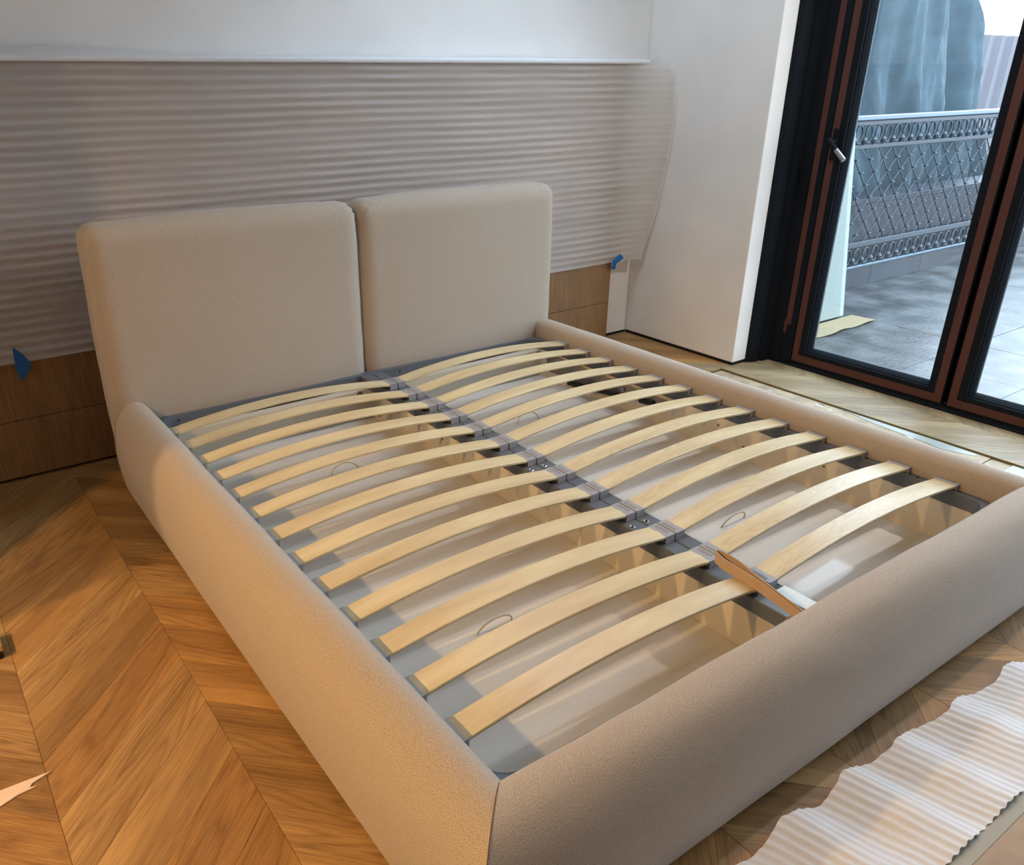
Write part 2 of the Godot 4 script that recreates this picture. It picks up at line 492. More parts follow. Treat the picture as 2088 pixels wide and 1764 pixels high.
func parquet():
	var fl := put("floor", box_mesh(Vector3(-4.75, -0.12, -0.9), Vector3(2.45, -0.012, 4.35)), M.gap)
	tag(fl, "oak chevron parquet floor", "floor", "", "structure")
	var w := 0.3675
	var pitch := 0.1882
	var area := PackedVector2Array([Vector2(-1.999, -0.716), Vector2(2.24, -0.716), Vector2(2.24, 3.3), Vector2(-1.999, 3.3)])
	var trench := PackedVector2Array([Vector2(1.645, 0.068), Vector2(1.915, 0.068), Vector2(1.915, 3.0), Vector2(1.645, 3.0)])
	var pier := PackedVector2Array([Vector2(2.0, -0.8), Vector2(2.3, -0.8), Vector2(2.3, 0.067), Vector2(2.0, 0.067)])
	var g := 0.00035
	for j in range(-3, 10):
		var x0 := -1.141 + w * j
		var x1 := x0 + w
		var even := posmod(j, 2) == 0
		var dz := w if even else -w
		var ph := 0.219 if even else 0.219 + w
		for n in range(-9, 20):
			var z0 := ph + pitch * n
			var mid := Vector2((x0 + x1) * 0.5, z0 + dz * 0.5 + pitch * 0.5)
			if mid.x < -2.3 or mid.x > 2.4 or mid.y < -1.0 or mid.y > 3.4: continue
			if absf(mid.x) < 0.90 and mid.y > -0.35 and mid.y < 1.62: continue      # under the bed
			if mid.y > 2.75 and mid.x > -1.0: continue
			var poly := PackedVector2Array([Vector2(x0 + g, z0 + g), Vector2(x1 - g, z0 + dz + g), Vector2(x1 - g, z0 + dz + pitch - g), Vector2(x0 + g, z0 + pitch - g)])
			var bits := Geometry2D.intersect_polygons(poly, area)
			if bits.is_empty(): continue
			var left := []
			for b in bits:
				for q in Geometry2D.clip_polygons(b, trench):
					left.append_array(Geometry2D.clip_polygons(q, pier))
			var hh := rng.randi()
			for q in left:
				if q.size() < 3: continue
				var cc := Vector2.ZERO
				for p in q: cc += p / q.size()
				var st := begin()
				var dir := Vector2(w, dz).normalized()
				var lift := rng.randf_range(-0.0004, 0.0)
				plank(st, q, Vector2(mid.x, mid.y) if cc.distance_to(mid) < 0.3 else cc, dir, lift, [Vector2(1, 1), Vector2(-1, 1), Vector2(1, -1), Vector2(-1, -1)][(hh / 16) % 4])
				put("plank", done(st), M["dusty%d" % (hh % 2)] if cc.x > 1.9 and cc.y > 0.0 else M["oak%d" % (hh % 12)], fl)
	# the covered floor channel in front of the balcony door
	var ch := thing("floor_channel", Vector3(1.78, 0, 1.5))
	tag(ch, "floor channel before the balcony door with paint-spotted plywood cover", "floor channel")
	put("cover_board", box_mesh(Vector3(1.655, -0.016, 0.078) - ch.position, Vector3(1.905, -0.006, 1.395) - ch.position, 0.001), M.ply, ch)
	put("cover_board", box_mesh(Vector3(1.655, -0.016, 1.475) - ch.position, Vector3(1.905, -0.005, 3.0) - ch.position, 0.001), M.film, ch)
	put("cover_board", box_mesh(Vector3(1.655, -0.018, 1.398) - ch.position, Vector3(1.905, -0.008, 1.472) - ch.position, 0.001), M.ply, ch)
	var st2 := begin()
	cbox(st2, Vector3(1.9115, -0.006, 1.53) - ch.position, Vector3(0.006, 0.016, 2.93), 0.001)
	cbox(st2, Vector3(1.6485, -0.006, 1.53) - ch.position, Vector3(0.006, 0.016, 2.93), 0.001)
	cbox(st2, Vector3(1.78, -0.006, 0.0715) - ch.position, Vector3(0.268, 0.016, 0.006), 0.001)
	put("edge_trim", done(st2), M.brass, ch)
	var torn := PackedVector2Array([Vector2(1.903, 0.70), Vector2(1.896, 0.80), Vector2(1.868, 0.90), Vector2(1.86, 1.0), Vector2(1.846, 1.17), Vector2(1.83, 1.24), Vector2(1.85, 1.29), Vector2(1.872, 1.345), Vector2(1.895, 1.36), Vector2(1.902, 1.2)])
	var st3 := begin()
	prism(st3, torn, -0.0055, -0.0045, func(p, t): return Vector3(p.x, t, p.y))
	tag(put("film_strip", done(st3), M.film), "torn pale strip of protective film along the channel's metal edge", "plastic film")
	for k in 9:
		var st4 := begin()
		var c0 := Vector2(rng.randf_range(1.76, 1.89), rng.randf_range(0.12, 1.3))
		var blob := PackedVector2Array()
		var r0 := rng.randf_range(0.006, 0.016)
		for a in 9:
			blob.append(c0 + Vector2(cos(TAU * a / 9.0) * 0.7, sin(TAU * a / 9.0) * 1.7) * r0 * rng.randf_range(0.6, 1.3))
		prism(st4, blob, -0.0068, -0.0052, func(p, t): return Vector3(p.x, t, p.y) - ch.position)
		put("paint_spot", done(st4), M.paper if k % 3 else M.frame, ch)

func plank(st: SurfaceTool, q: PackedVector2Array, cc: Vector2, dir: Vector2, y: float, shift: Vector2):
	var idx := Geometry2D.triangulate_polygon(q)
	var c := 0.0007
	var top := []
	for p in q: top.append(p + (cc - p).normalized() * c)
	var uv := func(p): return Vector2(0.5, 0.5) + Vector2((p - cc).dot(dir) * 1.3, (p - cc).dot(Vector2(-dir.y, dir.x)) * 5.4) * shift
	for i in range(0, idx.size(), 3):
		var a: Vector2 = top[idx[i]]
		var b: Vector2 = top[idx[i + 1]]
		var d: Vector2 = top[idx[i + 2]]
		tri(st, Vector3(a.x, y, a.y), Vector3(b.x, y, b.y), Vector3(d.x, y, d.y), Vector3.UP, uv.call(a), uv.call(b), uv.call(d))
	for i in q.size():
		var k := (i + 1) % q.size()
		for e in [[top, y, q, y - c], [q, y - c, q, -0.012]]:
			var a: Vector2 = e[0][i]
			var b: Vector2 = e[0][k]
			var a2: Vector2 = e[2][i]
			var b2: Vector2 = e[2][k]
			var out := Vector3((a2 + b2).x * 0.5 - cc.x, 0.001, (a2 + b2).y * 0.5 - cc.y)
			var v := [Vector3(a.x, e[1], a.y), Vector3(b.x, e[1], b.y), Vector3(b2.x, e[3], b2.y), Vector3(a2.x, e[3], a2.y)]
			tri(st, v[0], v[1], v[2], out, uv.call(a), uv.call(b), uv.call(b2))
			tri(st, v[0], v[2], v[3], out, uv.call(a), uv.call(b2), uv.call(a2))

func adjoining_room():
	solid("wall_left", Vector3(-4.75, -0.1, -0.717), Vector3(-4.6, CEIL, 4.2), M.wall, "far white wall of the adjoining hall", "wall")
	for i in 2:
		downlight(Vector3(-3.25, CEIL, HALL_LAMPS[i]), WARM, HALL_POWER, M.lamp_glow, ["warm ceiling spotlight in the hall, nearer the head wall", "warm ceiling spotlight in the hall, farther from the head wall"][i], "hall spotlights")
	downlight(Vector3(1.82, CEIL, 1.72), ROOM_WHITE, ROOM_POWER, M.lamp_glow_white, "neutral ceiling spotlight above the floor channel before the balcony door", "")

func downlight(at: Vector3, col: Color, power: float, glow: Material, label: String, group: String):
	var l := thing("ceiling_spotlight", at)
	tag(l, label, "lamp", group)
	var st := begin()
	lathe(st, PackedVector2Array([Vector2(0.03, 0.0), Vector2(0.03, -0.02), Vector2(0.055, -0.02), Vector2(0.055, -0.085), Vector2(0.05, -0.085), Vector2(0.05, -0.06), Vector2(0.0, -0.06)]), Transform3D.IDENTITY)
	put("lamp_housing", done(st), M.lamp, l)
	var s2 := begin()
	lathe(s2, PackedVector2Array([Vector2(0.0, -0.078), Vector2(0.045, -0.075), Vector2(0.047, -0.07), Vector2(0.0, -0.065)]), Transform3D.IDENTITY)
	put("lamp_glow", done(s2), glow, l)
	var o := SpotLight3D.new(); o.name = "lamp_light"
	o.position = Vector3(0, -0.095, 0); o.rotation_degrees = Vector3(-90, 0, 0)
	o.light_color = col; o.light_energy = power; o.spot_range = 12.0; o.spot_angle = 76.0; o.spot_angle_attenuation = 0.4
	o.spot_attenuation = 2.0; o.light_size = 0.045; o.shadow_enabled = true
	l.add_child(o)

# ------------------------------------------------------------------ wall panelling
func panelling():
	var t := put("trim_3", box_mesh(Vector3(-1.999, 0.012, -0.717), Vector3(1.745, 1.449, -0.634), 0.001), M.gap)
	tag(t, "oak veneer panelling on the lower back wall, mostly under the foam", "wall panelling", "", "structure")
	var y := 0.012
	for k in 7:
		var y1 := minf(0.2355 + 0.234 * k, 1.449)
		if y1 - y < 0.02: break
		var st := begin()
		for i in 1:
			cbox(st, Vector3(-0.1235, (y + y1) * 0.5 - 0.0006, -0.628), Vector3(3.751, y1 - y - 0.0022, 0.016), 0.0012)
		var me := done(st)
		put("panel", planar(me), M.veneer, t)
		y = y1
	put("cap_board", box_mesh(Vector3(-1.999, 1.449, -0.717), Vector3(1.752, 1.452, -0.62), 0.001), M.reveal, t)

func planar(me: ArrayMesh) -> ArrayMesh:      # texture across x and y, grain upright
	var a := me.surface_get_arrays(0)
	var v: PackedVector3Array = a[Mesh.ARRAY_VERTEX]
	var uv := PackedVector2Array(); uv.resize(v.size())
	for i in v.size(): uv[i] = Vector2(v[i].y * 0.9, v[i].x * 1.3)
	a[Mesh.ARRAY_TEX_UV] = uv
	var out := ArrayMesh.new(); out.add_surface_from_arrays(Mesh.PRIMITIVE_TRIANGLES, a)
	return out

# ------------------------------------------------------------------ balcony door
const DX := 2.25
func door():
	# the fixed black frame: post with a rounded shoulder, sill, head
	var fr := thing("door_1", Vector3(DX, 0, 1.7))
	tag(fr, "black fixed frame of the glazed balcony door with red-brown masking tape", "door frame", "", "structure")
	var st := begin()
	var prof := PackedVector2Array([Vector2(2.104, 0.067), Vector2(2.104, 0.073), Vector2(2.118, 0.086), Vector2(2.140, 0.096), Vector2(2.165, 0.100), Vector2(2.183, 0.098), Vector2(2.186, 0.112), Vector2(2.243, 0.116), Vector2(2.243, 0.172), Vector2(2.25, 0.174), Vector2(2.25, 0.236), Vector2(2.34, 0.236), Vector2(2.34, 0.067)])
	prism(st, prof, 0.001, 2.36, func(p, t): return Vector3(p.x, t, p.y) - fr.position)
	put("post", done(st), M.black, fr)
	put("post", box_mesh(Vector3(2.25, 0.0, 3.37) - fr.position, Vector3(2.34, 2.36, 3.42) - fr.position), M.black, fr)
	var s2 := begin()
	cbox(s2, Vector3(2.30, 0.0085, 1.8) - fr.position, Vector3(0.10, 0.019, 3.2), 0.002)
	cbox(s2, Vector3(2.252, 0.003, 1.8) - fr.position, Vector3(0.02, 0.012, 3.2), 0.003)
	put("sill", done(s2), M.black, fr)
	for k in 3:
		put("meeting_stop", box_mesh(Vector3(2.300, 0.02, 1.006 + 0.797 * k) - fr.position, Vector3(2.338, 2.30, 1.045 + 0.797 * k) - fr.position, 0.002), M.black, fr)
	put("head", box_mesh(Vector3(2.24, 2.30, 0.17) - fr.position, Vector3(2.34, 2.36, 3.4) - fr.position), M.black, fr)
	put("masking_tape", box_mesh(Vector3(2.2485, 0.21, 0.176) - fr.position, Vector3(2.2498, 2.3, 0.206) - fr.position, 0.0004), M.tape_brown, fr)
	put("masking_tape", box_mesh(Vector3(2.244, 0.165, 0.170) - fr.position, Vector3(2.2485, 0.235, 0.188) - fr.position, 0.0008), M.tape_brown, fr)
	var z := 0.242
	var leaf: Node3D = null
	for i in 4:
		if i == 0:
			leaf = door_leaf()
			leaf.position = Vector3(DX, 0.02, z)
			tag(leaf, "balcony door leaf with the lever handle, nearer the corner", "door", "", "structure")
		else:
			var o: Node3D = leaf.duplicate()
			o.name = "door_%d" % (i + 2); add_child(o); o.position = Vector3(DX, 0.02, z)
			tag(o, ["", "second balcony door leaf, cut by the picture's right edge", "third glazed leaf, outside the picture", "fourth glazed leaf, outside the picture"][i], "door", "", "structure")
		z += 0.797
	# the lever handle
	var h := thing("door_handle", Vector3(DX, 1.09, 0.272))
	tag(h, "lever handle tilted down, black at the pivot and bright steel at the grip", "door handle")
	var s3 := begin()
	cbox(s3, Vector3(-0.006, 0.0, 0.0), Vector3(0.011, 0.14, 0.028), 0.004)
	tube(s3, PackedVector3Array([Vector3(-0.008, 0.012, 0), Vector3(-0.045, 0.012, 0)]), 0.011, 12)
	put("backplate", done(s3), M.black, h)
	var d := Vector3(0, -0.66, 0.75).normalized()
	put("lever", tube_mesh(PackedVector3Array([Vector3(-0.047, 0.022, -0.012), Vector3(-0.049, 0.012, 0.0), Vector3(-0.05, 0.012, 0.0) + d * 0.05]), 0.0115, 12), M.black, h)
	put("grip", tube_mesh(PackedVector3Array([Vector3(-0.05, 0.012, 0.0) + d * 0.05, Vector3(-0.05, 0.012, 0) + d * 0.108, Vector3(-0.05, 0.012, 0) + d * 0.113]), 0.0118, 14), M.steel, h)

func door_leaf() -> Node3D:
	var o := Node3D.new(); o.name = "door_2"; add_child(o)
	var w := 0.770
	var hh := 2.275
	var b := 0.069
	var s := begin()
	cbox(s, Vector3(0.028, hh * 0.5, b * 0.5), Vector3(0.056, hh, b), 0.003)
	put("stile", done(s), M.black, o)
	s = begin(); cbox(s, Vector3(0.028, hh * 0.5, w - b * 0.5), Vector3(0.056, hh, b), 0.003)
	put("stile", done(s), M.black, o)
	s = begin(); cbox(s, Vector3(0.028, b * 0.5, w * 0.5), Vector3(0.056, b, w - 2 * b), 0.003)
	put("bottom_rail", done(s), M.black, o)
	s = begin(); cbox(s, Vector3(0.028, hh - b * 0.5, w * 0.5), Vector3(0.056, b, w - 2 * b), 0.003)
	put("top_rail", done(s), M.black, o)
	s = begin()       # glazing bead with a sloped inner face
	var x0 := 0.012
	for e in [[b, 0], [w - b, 1]]:
		var q: float = e[0]
		var sg := 1.0 if e[1] == 0 else -1.0
		prism(s, PackedVector2Array([Vector2(x0, q - 0.004 * sg), Vector2(x0, q + 0.004 * sg), Vector2(x0 + 0.018, q + 0.013 * sg), Vector2(x0 + 0.05, q + 0.013 * sg), Vector2(x0 + 0.05, q - 0.004 * sg)]), b, hh - b, func(p, t): return Vector3(p.x, t, p.y))
	for e in [[b, 0], [hh - b, 1]]:
		var q: float = e[0]
		var sg := 1.0 if e[1] == 0 else -1.0
		prism(s, PackedVector2Array([Vector2(x0, q - 0.004 * sg), Vector2(x0, q + 0.004 * sg), Vector2(x0 + 0.018, q + 0.013 * sg), Vector2(x0 + 0.05, q + 0.013 * sg), Vector2(x0 + 0.05, q - 0.004 * sg)]), b, w - b, func(p, t): return Vector3(p.x, p.y, t))
	put("glazing_bead", done(s), M.bead, o)
	put("pane", box_mesh(Vector3(0.050, b, b), Vector3(0.054, hh - b, w - b), 0.0005), M.glass, o)
	s = begin()
	for e in [b + 0.016, w - b - 0.016]: cbox(s, Vector3(0.0475, hh * 0.5, e), Vector3(0.004, hh - 2 * b - 0.026, 0.0065), 0.0008)
	for e in [b + 0.016, hh - b - 0.016]: cbox(s, Vector3(0.0475, e, w * 0.5), Vector3(0.004, 0.0065, w - 2 * b - 0.026), 0.0008)
	put("spacer_bar", done(s), M.spacer, o)
	var tw := 0.036
	for k in [[0.002, tw, 0.012, hh - 0.01], [w - tw, w - 0.002, 0.012, hh - 0.01]]:
		put("masking_tape", box_mesh(Vector3(-0.0012, k[2], k[0]), Vector3(0.0002, k[3], k[1]), 0.0003), M.tape_brown, o)
	put("masking_tape", box_mesh(Vector3(-0.0013, 0.010, 0.002), Vector3(0.0001, 0.010 + tw, w - 0.002), 0.0003), M.tape_brown, o)
	return o

# ------------------------------------------------------------------ outside
func balcony():
	var fl := put("floor", box_mesh(Vector3(2.34, -0.2, -0.9), Vector3(9.0, -0.035, 5.0)), M.gap)
	tag(fl, "wet grey stone slabs of the balcony", "paving", "", "structure")
	for i in 11:
		for j in 10:
			var x := 2.36 + 0.5625 * i - 0.037
			var z := -0.90 + 0.5 * j
			put("slab", box_mesh(Vector3(maxf(x, 2.345), -0.035, z + 0.0015), Vector3(x + 0.5605, -0.010 + rng.randf_range(-0.001, 0.001), z + 0.4985), 0.0006), M.slate, fl)
	var pw := put("wall_outer", box_mesh(Vector3(2.45, -0.02, -0.82), Vector3(9.0, 0.575, -0.60)), M.dark_slate)
	tag(pw, "dark stone parapet behind the lattice railing", "parapet", "", "structure")
	for k in 8:
		var x := 3.683 + 0.695 * (k - 1)
		put("stone_panel", box_mesh(Vector3(x + 0.002, -0.01, -0.60), Vector3(x + 0.693, 0.575, -0.582 - rng.randf() * 0.002), 0.002), M.dark_slate, pw)
	put("coping", box_mesh(Vector3(2.45, 0.575, -0.83), Vector3(9.0, 0.61, -0.577), 0.003), M.dark_slate, pw)
	railing()
	# scaffold net behind the railing
	var pts := []
	var nf := noise(61, 1.0, 2)
	var nu := 110
	var nv := 40
	for i in nu + 1:
		var row := PackedVector3Array()
		for j in nv + 1:
			var y := 0.3 + 3.2 * j / nv
			var xr := 6.34 - (y - 1.19) * 0.60
			var x := lerpf(2.2, xr, float(i) / nu)
			var lean := x + 0.22 * (y - 1.2)
			var fold := nf.get_noise_2d(lean * 2.2, y * 0.25) * 0.20 + nf.get_noise_2d(lean * 6.0 + 9.0, y * 0.4) * 0.06 + nf.get_noise_2d(x * 4.0, y * 4.0 + 5.0) * 0.012
			row.append(Vector3(x, y, -1.02 + fold))
		pts.append(row)
	tag(put("scaffold_netting", sheet(pts, 0.002), M.net), "blue-green scaffold netting hanging in folds behind the balcony railing", "netting")
	# corrugated fence beyond
	var poly := PackedVector2Array()
	for k in 90: poly.append(Vector2(8.0 + k * 0.08, (0.0 if posmod(k, 4) < 2 else 0.05)))
	for k in range(89, -1, -1): poly.append(Vector2(8.0 + k * 0.08, (0.0 if posmod(k, 4) < 2 else 0.05) - 0.004))
	var st := begin()
	prism(st, poly, -0.5, 1.835, func(p, t): return Vector3(p.x, t, -3.0 + p.y))
	tag(put("corrugated_fence", done(st), M.siding), "pale grey corrugated sheet fence beyond the net's edge", "fence")
	# leaning insulation board
	var bd := thing("insulation_board", Vector3(2.9, 0.0, -0.15))
	bd.rotation.x = -0.1365
	tag(bd, "white insulation board with a lattice print leaning by the parapet", "board")
	put("board", box_mesh(Vector3(-0.42, 0.004, -0.05), Vector3(0.467, 2.0, -0.0005), 0.003), M.white_edge, bd)
	put("printed_face", box_mesh(Vector3(-0.42, 0.006, -0.001), Vector3(0.425, 1.995, 0.0008), 0.0003), M.print, bd)
	# kraft paper on the slabs
	pts = []
	for i in 25:
		var row := PackedVector3Array()
		for j in 9:
			var u := i / 24.0
			var v := j / 8.0
			var x := lerpf(2.52, 3.455, u)
			var zf := lerpf(0.035, 0.022, u) - 0.035 * maxf(0.0, 1.0 - absf(u - 0.86) * 9.0) * 0.4 + 0.012 * sin(u * 17.0)
			row.append(Vector3(x, -0.006 + 0.010 * absf(sin(u * 9.0)) * v, lerpf(-0.147, zf, v)))
		pts.append(row)
	tag(put("kraft_paper", sheet(pts, 0.001, null, true), M.kraft), "creased yellow kraft paper at the foot of the leaning board", "paper")

func railing():
	var r := thing("balcony_railing", Vector3(4.9, 0.0, -0.552))
	tag(r, "dark metal balcony railing with diamond lattice and ring border", "railing")
	var xa := 3.5
	var xb := 7.2
	var o := -r.position + Vector3(0, 0, -0.552)
	put("handrail", box_mesh(Vector3(xa, 1.118, -0.025) + o, Vector3(xb, 1.150, 0.025) + o, 0.006), M.top_rail, r)
	put("bar", box_mesh(Vector3(xa, 1.088, -0.012) + o, Vector3(xb, 1.116, 0.012) + o, 0.003), M.rail, r)
	put("bar", box_mesh(Vector3(xa, 0.945, -0.012) + o, Vector3(xb, 0.972, 0.012) + o, 0.003), M.rail, r)
	put("bar", box_mesh(Vector3(xa, 0.292, -0.012) + o, Vector3(xb, 0.330, 0.012) + o, 0.003), M.rail, r)
	put("bar", box_mesh(Vector3(xa, 0.146, -0.012) + o, Vector3(xb, 0.162, 0.012) + o, 0.003), M.top_rail, r)
	put("post", box_mesh(Vector3(xa - 0.04, -0.01, -0.02) + o, Vector3(xa, 1.12, 0.02) + o, 0.003), M.rail, r)
	put("post", box_mesh(Vector3(xb, -0.01, -0.02) + o, Vector3(xb + 0.04, 1.12, 0.02) + o, 0.003), M.rail, r)
	var p := 0.1640
	var y0 := 0.33
	var y1 := 0.946
	for sg in [-1.0, 1.0]:
		for k in range(-30, 60):
			# nodes at x = 4.015 + p i, y = .877; the bar's line: (x - xn) = sg (y - .877)
			var xn := 4.015 + p * k
			var ax: float = xn + sg * (y0 - 0.877)
			var bx: float = xn + sg * (y1 - 0.877)
			if minf(ax, bx) < xa or maxf(ax, bx) > 6.9: continue
			var st := begin()
			var a := Vector3(ax, y0, 0.004 * sg) + o
			var b := Vector3(bx, y1, 0.004 * sg) + o
			tube(st, PackedVector3Array([a, b]), 0.0048, 6)
			put("lattice_bar", done(st), M.rail, r)
	var stud := begin()
	cbox(stud, Vector3.ZERO, Vector3(0.034, 0.010, 0.024), 0.004)
	var sm := done(stud)
	for row in 7:
		for k in 17:
			var x := 4.015 - 0.33 + p * k + (0.082 if row % 2 else 0.0)
			put("stud", sm, M.rail, r, Vector3(x, 0.877 - 0.0825 * row, 0.008) + o)
	var ring := begin()
	var rp := PackedVector3Array()
	for k in 17: rp.append(Vector3(cos(TAU * k / 16.0) * 0.036, sin(TAU * k / 16.0) * 0.054, 0.0))
	tube(ring, rp, 0.0075, 6)
	var rm := done(ring)
	var petal := begin()
	lathe(petal, PackedVector2Array([Vector2(0.0, -0.03), Vector2(0.018, -0.012), Vector2(0.022, 0.004), Vector2(0.012, 0.02), Vector2(0.0, 0.026)]), Transform3D.IDENTITY, 10)
	var pm := done(petal)
	for k in 24:
		var x := 3.61 + 0.1125 * k
		put("ring", rm, M.rail, r, Vector3(x, 1.033, 0.0) + o)
		put("bud", pm, M.rail, r, Vector3(x + 0.056, 0.996, 0.006) + o)
		put("ring", rm, M.rail, r, Vector3(x + 0.03, 0.226, 0.0) + o)
		put("bud", pm, M.rail, r, Vector3(x + 0.086, 0.20, 0.006) + o)

# ------------------------------------------------------------------ the bed
func bed():
	var B := thing("bed")
	tag(B, "beige upholstered storage bed without mattress, its sprung slats bare", "bed")
	# headboard: two padded panels
	var nw := noise(71, 2.0, 3)
	for s in [-1.0, 1.0]:
		var h := Vector3(0.4995, 0.462, 0.082)
		var mid := Vector3(0.5 * s, 0.492, -0.322)
		var dent := func(p: Vector3, n: Vector3) -> Vector3:
			var wv := nw.get_noise_3d(p.x * 1.2 + s, p.y * 1.2, p.z) * 0.004
			var near: float = smoothstep(0.10, 0.0, h.y - p.y) * smoothstep(0.22, 0.0, h.x - absf(p.x))
			wv += near * 0.0035 * sin((p.x - p.y) * 190.0 + nw.get_noise_3d(p.x * 6, p.y * 6, 0) * 3.0)
			var q := p + n * wv
			if p.y < -0.28: q.z -= 0.0 + 0.02 * smoothstep(-0.28, -0.46, p.y) * (1.0 if p.z > 0 else 0.0)
			return q
		put("headboard_cushion", cushion(h, 0.058, Vector3(0.008, 0.012, 0.016), 40, dent), M.fabric, B, mid)
	# rails: one profile, mitred at the foot
	var prof := spline_loop(PackedVector2Array([Vector2(0.0, 0.25), Vector2(0.0, 0.318), Vector2(0.012, 0.348), Vector2(0.045, 0.359), Vector2(0.085, 0.345), Vector2(0.116, 0.300), Vector2(0.131, 0.23), Vector2(0.134, 0.16), Vector2(0.127, 0.08), Vector2(0.114, 0.022), Vector2(0.06, 0.014), Vector2(0.004, 0.02), Vector2(0.0, 0.12)]), 5)
	var nr := noise(73, 1.0, 3)
	for s in [-1.0, 1.0]:
		var rows := []
		var n := 70
		for i in n + 1:
			var row := PackedVector3Array()
			for k in prof.size() + 1:
				var p := prof[k % prof.size()]
				var zend := FOOT_IN + p.x
				var z := lerpf(-0.236, zend, float(i) / n)
				var dn := nr.get_noise_3d(z * 2.2, p.x * 6.0 + s * 5.0, p.y * 5.0) * 0.005
				if i < 2: dn -= 0.006 * (1.0 - i * 0.6)
				row.append(Vector3(s * (BED_IN + p.x + dn * 0.6 * signf(p.x - 0.05)), p.y + dn * 0.5, z))
			rows.append(row)
		var st := begin()
		skin(st, rows, s > 0.0)
		var poly := PackedVector2Array()
		for p in prof: poly.append(p)
		var idx := Geometry2D.triangulate_polygon(poly)
		for i in range(0, idx.size(), 3):
			var v := []
			for e in 3: v.append(Vector3(s * (BED_IN + poly[idx[i + e]].x), poly[idx[i + e]].y, -0.236))
			tri(st, v[0], v[1], v[2], Vector3.FORWARD)
		put("side_rail", done(st), M.fabric, B)
	var frows := []
	for i in 91:
		var row := PackedVector3Array()
		for k in prof.size() + 1:
			var p := prof[k % prof.size()]
			var xe := BED_IN + p.x
			var x := lerpf(-xe, xe, i / 90.0)
			var dn := nr.get_noise_3d(x * 2.2, p.x * 6.0 + 11.0, p.y * 5.0) * 0.005 * minf(1.0, (xe - absf(x)) * 6.0)
			row.append(Vector3(x, p.y + dn * 0.5, FOOT_IN + p.x + dn * 0.6 * signf(p.x - 0.05)))
		frows.append(row)
	var fs := begin(); skin(fs, frows, true)
	put("foot_rail", done(fs), M.fabric, B)
	for s in [-1.0, 1.0]:       # stitched seam down each mitred corner
		var sp := PackedVector3Array()
		for k in prof.size():
			var p := prof[k]
			if p.x < 0.01 and p.y < 0.33: continue
			if p.y < 0.02: continue
			sp.append(Vector3(s * (BED_IN + p.x + 0.0002), p.y + 0.0002, FOOT_IN + p.x + 0.0002))
		put("seam", tube_mesh(sp, 0.0011, 6), M.seam, B)
	# box under the slats
	var by := 0.113
	for sx in [-1.0, 1.0]:
		for k in 2:
			var z0: float = [-0.16, 0.752][k]
			var z1: float = [0.751, 1.845][k]
			var x0: float = -0.889 if sx < 0 else -0.009
			var x1: float = -0.031 if sx < 0 else 0.889
			var bp := put("base_board", box_mesh(Vector3(x0, by - 0.016, z0), Vector3(x1, by, z1), 0.001), M.board, B)
			var zc: float = [0.255, 1.262][k]
			var xc: float = [-0.475, 0.46][0 if sx < 0 else 1] + [0.10 if sx < 0 else 0.0, 0.0][k]
			var cp := PackedVector3Array()
			for i in 13:
				var a := PI * i / 12.0
				cp.append(Vector3(xc - cos(a) * 0.055, by - 0.002 + sin(a) * 0.040, zc + 0.012 * sin(a) * (1 if k else -1)))
			put("pull_cord", tube_mesh(cp, 0.0024, 6), M.cord, bp)
	put("divider_board", box_mesh(Vector3(-0.030, 0.03, -0.155), Vector3(-0.010, 0.238, 1.845), 0.001), M.board_side, B)
	put("back_board", box_mesh(Vector3(-0.889, 0.03, -0.20), Vector3(0.889, 0.236, -0.162), 0.001), M.board_side, B)
	put("front_board", box_mesh(Vector3(-0.889, 0.03, 1.80), Vector3(0.889, 0.237, 1.822), 0.001), M.board_side, B)
	for s in [-1.0, 1.0]:
		put("side_board", box_mesh(Vector3(minf(0.870 * s, 0.889 * s), 0.03, -0.162), Vector3(maxf(0.870 * s, 0.889 * s), 0.2365, 1.80), 0.001), M.board_side, B)
	for p in [Vector3(-0.085, 0.222, -0.161), Vector3(0.80, 0.216, -0.161), Vector3(0.852, 0.218, -0.161)]:
		var ws := begin()
		lathe(ws, PackedVector2Array([Vector2(0.0, 0.009), Vector2(0.006, 0.008), Vector2(0.007, 0.002), Vector2(0.0135, 0.0018), Vector2(0.0135, 0.0)]), Transform3D(Basis(Vector3.RIGHT, PI / 2), Vector3.ZERO), 16)
		put("bolt", done(ws), M.steel, B, p)
	for p in [Vector3(-0.0305, 0.215, -0.115), Vector3(-0.0305, 0.135, -0.10), Vector3(-0.0305, 0.215, 1.13), Vector3(-0.0305, 0.20, 0.36)]:
		var ws := begin()
		lathe(ws, PackedVector2Array([Vector2(0.0, 0.001), Vector2(0.0045, 0.001), Vector2(0.0045, 0.0)]), Transform3D(Basis(Vector3.BACK, PI / 2), Vector3.ZERO), 10)
		put("screw", done(ws), M.rubber, B, p)
	for p in [Vector3(0.8695, 0.205, 0.86), Vector3(0.8695, 0.205, 1.29), Vector3(0.8695, 0.16, 0.98)]:
		var ws := begin()
		lathe(ws, PackedVector2Array([Vector2(0.0, 0.001), Vector2(0.005, 0.001), Vector2(0.0055, 0.0)]), Transform3D(Basis(Vector3.BACK, PI / 2), Vector3.ZERO), 10)
		put("screw", done(ws), M.brass, B, p)
	# the lift-up metal frame
	var path := PackedVector3Array()
	var hx := 0.885
	var za := -0.2265
	var zb := 1.8015
	var cr := 0.075
	for q in [[hx - cr, za + cr, -PI / 2], [hx - cr, zb - cr, 0.0], [-hx + cr, zb - cr, PI / 2], [-hx + cr, za + cr, PI]]:
		for i in 9:
			var a: float = q[2] + PI / 2 * i / 8.0
			path.append(Vector3(q[0] + cos(a) * cr, 0.259, q[1] + sin(a) * cr))
	put("slat_frame", ring_tube(path, 0.029, 0.042), M.frame, B)
